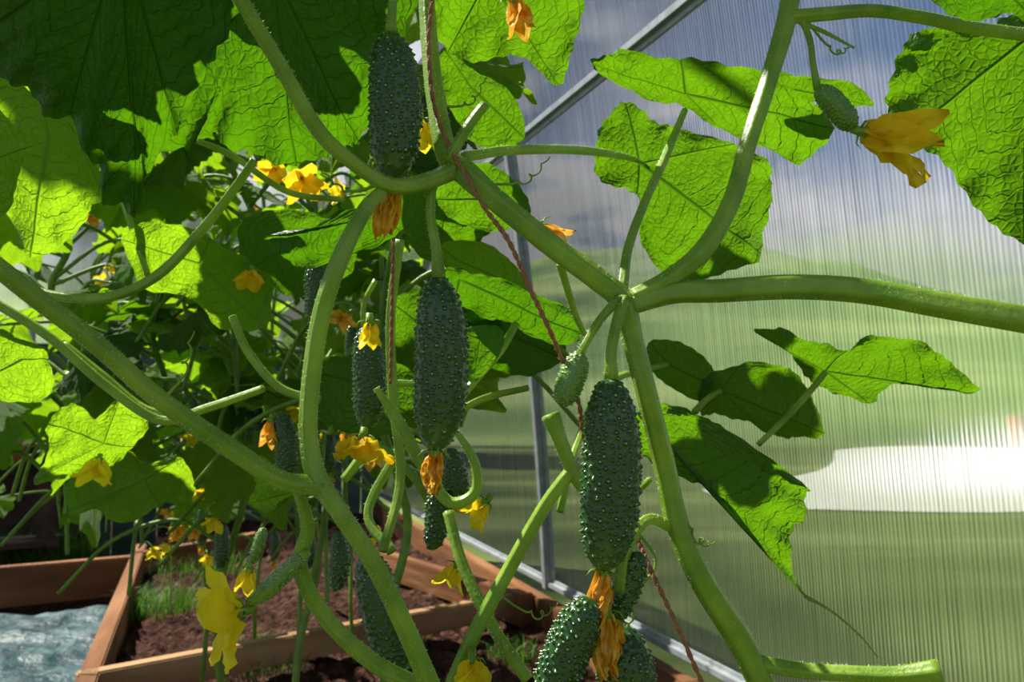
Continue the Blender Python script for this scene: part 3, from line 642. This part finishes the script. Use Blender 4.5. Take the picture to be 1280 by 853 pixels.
# end wall (planks low, polycarbonate above) and potting bench at left/back
EB=P0+WD*2.75
ew=empty("wall_back")
for i in range(26):
    a=EB+WN*(.0+i*.12); c=a+WN*.114
    board("plank_%d"%i,pt(a,1.22+0*i),pt(c,1.22),1.2,.02,M_plank,ew,.003)
board("top_rail",pt(EB,1.27),pt(EB+WN*3.2,1.27),.05,.05,M_plank,ew)
for k,s in enumerate((0.0,1.0,2.0,3.1)): 
    q=EB+WN*s; bar("stud_%d"%k,[pt(q,1.2),pt(q,2.5)],WN*.02,WD*-.03,ew,M_metal)
bar("cross_bar",[pt(EB,1.95),pt(EB+WN*3.2,1.95)],Vector((0,0,.02)),WD*-.03,ew,M_metal)
q0,q1=EB+WD*.02,EB+WD*.02+WN*3.2
o=mk("wall_back_glazing",[pt(q0,1.2),pt(q1,1.2),pt(q1,2.5),pt(q0,2.5)],[(0,1,2,3)],[M_poly]); l=o.data.uv_layers.new(name='uv')
for i,c in enumerate(((0,0),(3.2,0),(3.2,1.3),(0,1.3))): l.data[i].uv=c
o.parent=ew
pb=empty("potting_bench")
bA=W(-250,548,3.6); bB=W(135,540,4.1)
for k in range(5):
    off=Vector((-.08,-.12*k,0)); board("top_%d"%k,pt(bA+off,.78),pt(bB+off,.78),.04,.11,M_wood2,pb)
board("apron",pt(bA+Vector((-.1,-.5,0)),.74),pt(bB+Vector((-.1,-.5,0)),.74),.07,.03,M_wood,pb)
for e in (bA.lerp(bB,.05),bA.lerp(bB,.5),bA.lerp(bB,.97)):
    for oy in (-.30,0): 
        q=e+Vector((-.1,oy,0)); bar("leg",[pt(q,.02),pt(q,.75)],Vector((.03,0,0)),Vector((0,.06,0)),pb,M_darkw,False)
board("lower_shelf",pt(bA+Vector((-.1,-.2,0)),.3),pt(bB+Vector((-.1,-.2,0)),.3),.03,.35,M_darkw,pb)  # added to darken the opening under the bench
board("shade_panel",pt(bA+Vector((-.1,.1,0)),.72),pt(bB+Vector((-.1,.1,0)),.72),.70,.02,M_darkw,pb)  # dark sheet in place of the shade beneath the bench top
# weeds & grass
def blades(name,n,posf,h,seed,w=.0025):
    r=random.Random(seed); b=Buf()
    for k in range(n):
        p=posf(r); az=r.uniform(0,6.28); d=Vector((math.cos(az),math.sin(az),0)); s=Vector((-d.y,d.x,0))*w*r.uniform(.5,1.2); hh=h*r.uniform(.5,1.2); le=r.uniform(.1,.9)
        i=len(b.v); b.v+=[p-s,p+s,p+d*hh*le*.35+Vector((0,0,hh*.6))-s*.7,p+d*hh*le*.35+Vector((0,0,hh*.6))+s*.7,p+d*hh*le+Vector((0,0,hh*(1-.45*le)))]
        b.f+=[(i,i+1,i+3,i+2),(i+2,i+3,i+4)]; b.m+=[0,0]
    return mk(name,b.v,b.f,[M_grass],None,b.m)
def around(px,py,z,rad):
    c=G(px,py,z)
    def f(r): 
        a=r.uniform(0,6.28); q=rad*math.sqrt(r.random()); return Vector((c.x+q*math.cos(a),c.y+q*math.sin(a),z-.01))
    return f
blades("weed_patch",350,around(205,765,.235,.13),.12,1,.0018)
blades("weed_patch",300,around(330,830,.235,.14),.09,2,.0016)
blades("weed_patch",300,around(250,715,.235,.2),.10,3,.0018)
blades("weed_patch",200,around(500,800,.235,.10),.07,4,.0016)
blades("weed_patch",200,around(640,820,.235,.07),.06,5,.002)
def gf(r): 
    c=G(-20,730,.1).lerp(G(120,718,.1),r.random()); return Vector((c.x,c.y+r.uniform(-.1,.05),.02))
blades("grass_clump",1500,gf,.34,6,.004)
# --------------- light -------------------
sd=bpy.data.lights.new("sun",'SUN'); sd.energy=11.0; sd.angle=math.radians(.6); sd.color=(1,.95,.84)
so=bpy.data.objects.new("sun",sd); scene.collection.objects.link(so); so.rotation_euler=SUN.to_track_quat('Z','Y').to_euler(); so.location=(-2,1,4)
w=bpy.data.worlds.new("world"); scene.world=w; w.use_nodes=True; nt=w.node_tree; nt.nodes.clear(); L=nt.links
out=N(nt,'ShaderNodeOutputWorld'); bg=N(nt,'ShaderNodeBackground'); tc=N(nt,'ShaderNodeTexCoord')
sp=N(nt,'ShaderNodeSeparateXYZ'); L.new(tc.outputs['Generated'],sp.inputs[0])
g=ramp(nt,[(0,(.50,.76,1.1)),(.2,(.26,.56,1.15)),(.4,(.20,.42,.90)),(.7,(.09,.17,.36)),(1,(.07,.13,.28))],sp.outputs[2])
mp=N(nt,'ShaderNodeMapping'); mp.inputs['Scale'].default_value=(1,1,2.6); mp.inputs['Location'].default_value=(.1,.2,.25); L.new(tc.outputs['Generated'],mp.inputs[0])
nz=N(nt,'ShaderNodeTexNoise'); nz.inputs['Scale'].default_value=3.8; nz.inputs['Detail'].default_value=5; L.new(mp.outputs[0],nz.inputs[0])
cl=ramp(nt,[(.45,(0,0,0)),(.56,(1,1,1))],nz.outputs[0])
low=ramp(nt,[(.3,(1,1,1)),(.65,(.15,.15,.15))],sp.outputs[2])   # clouds kept low, faded overhead to cut sky fill on the plants
L.new(mixc(nt,math_(nt,'MULTIPLY',cl.outputs[0],low.outputs[0]),g.outputs[0],(2.0,1.93,2.0)),bg.inputs[0]); bg.inputs[1].default_value=.5; L.new(bg.outputs[0],out.inputs[0])
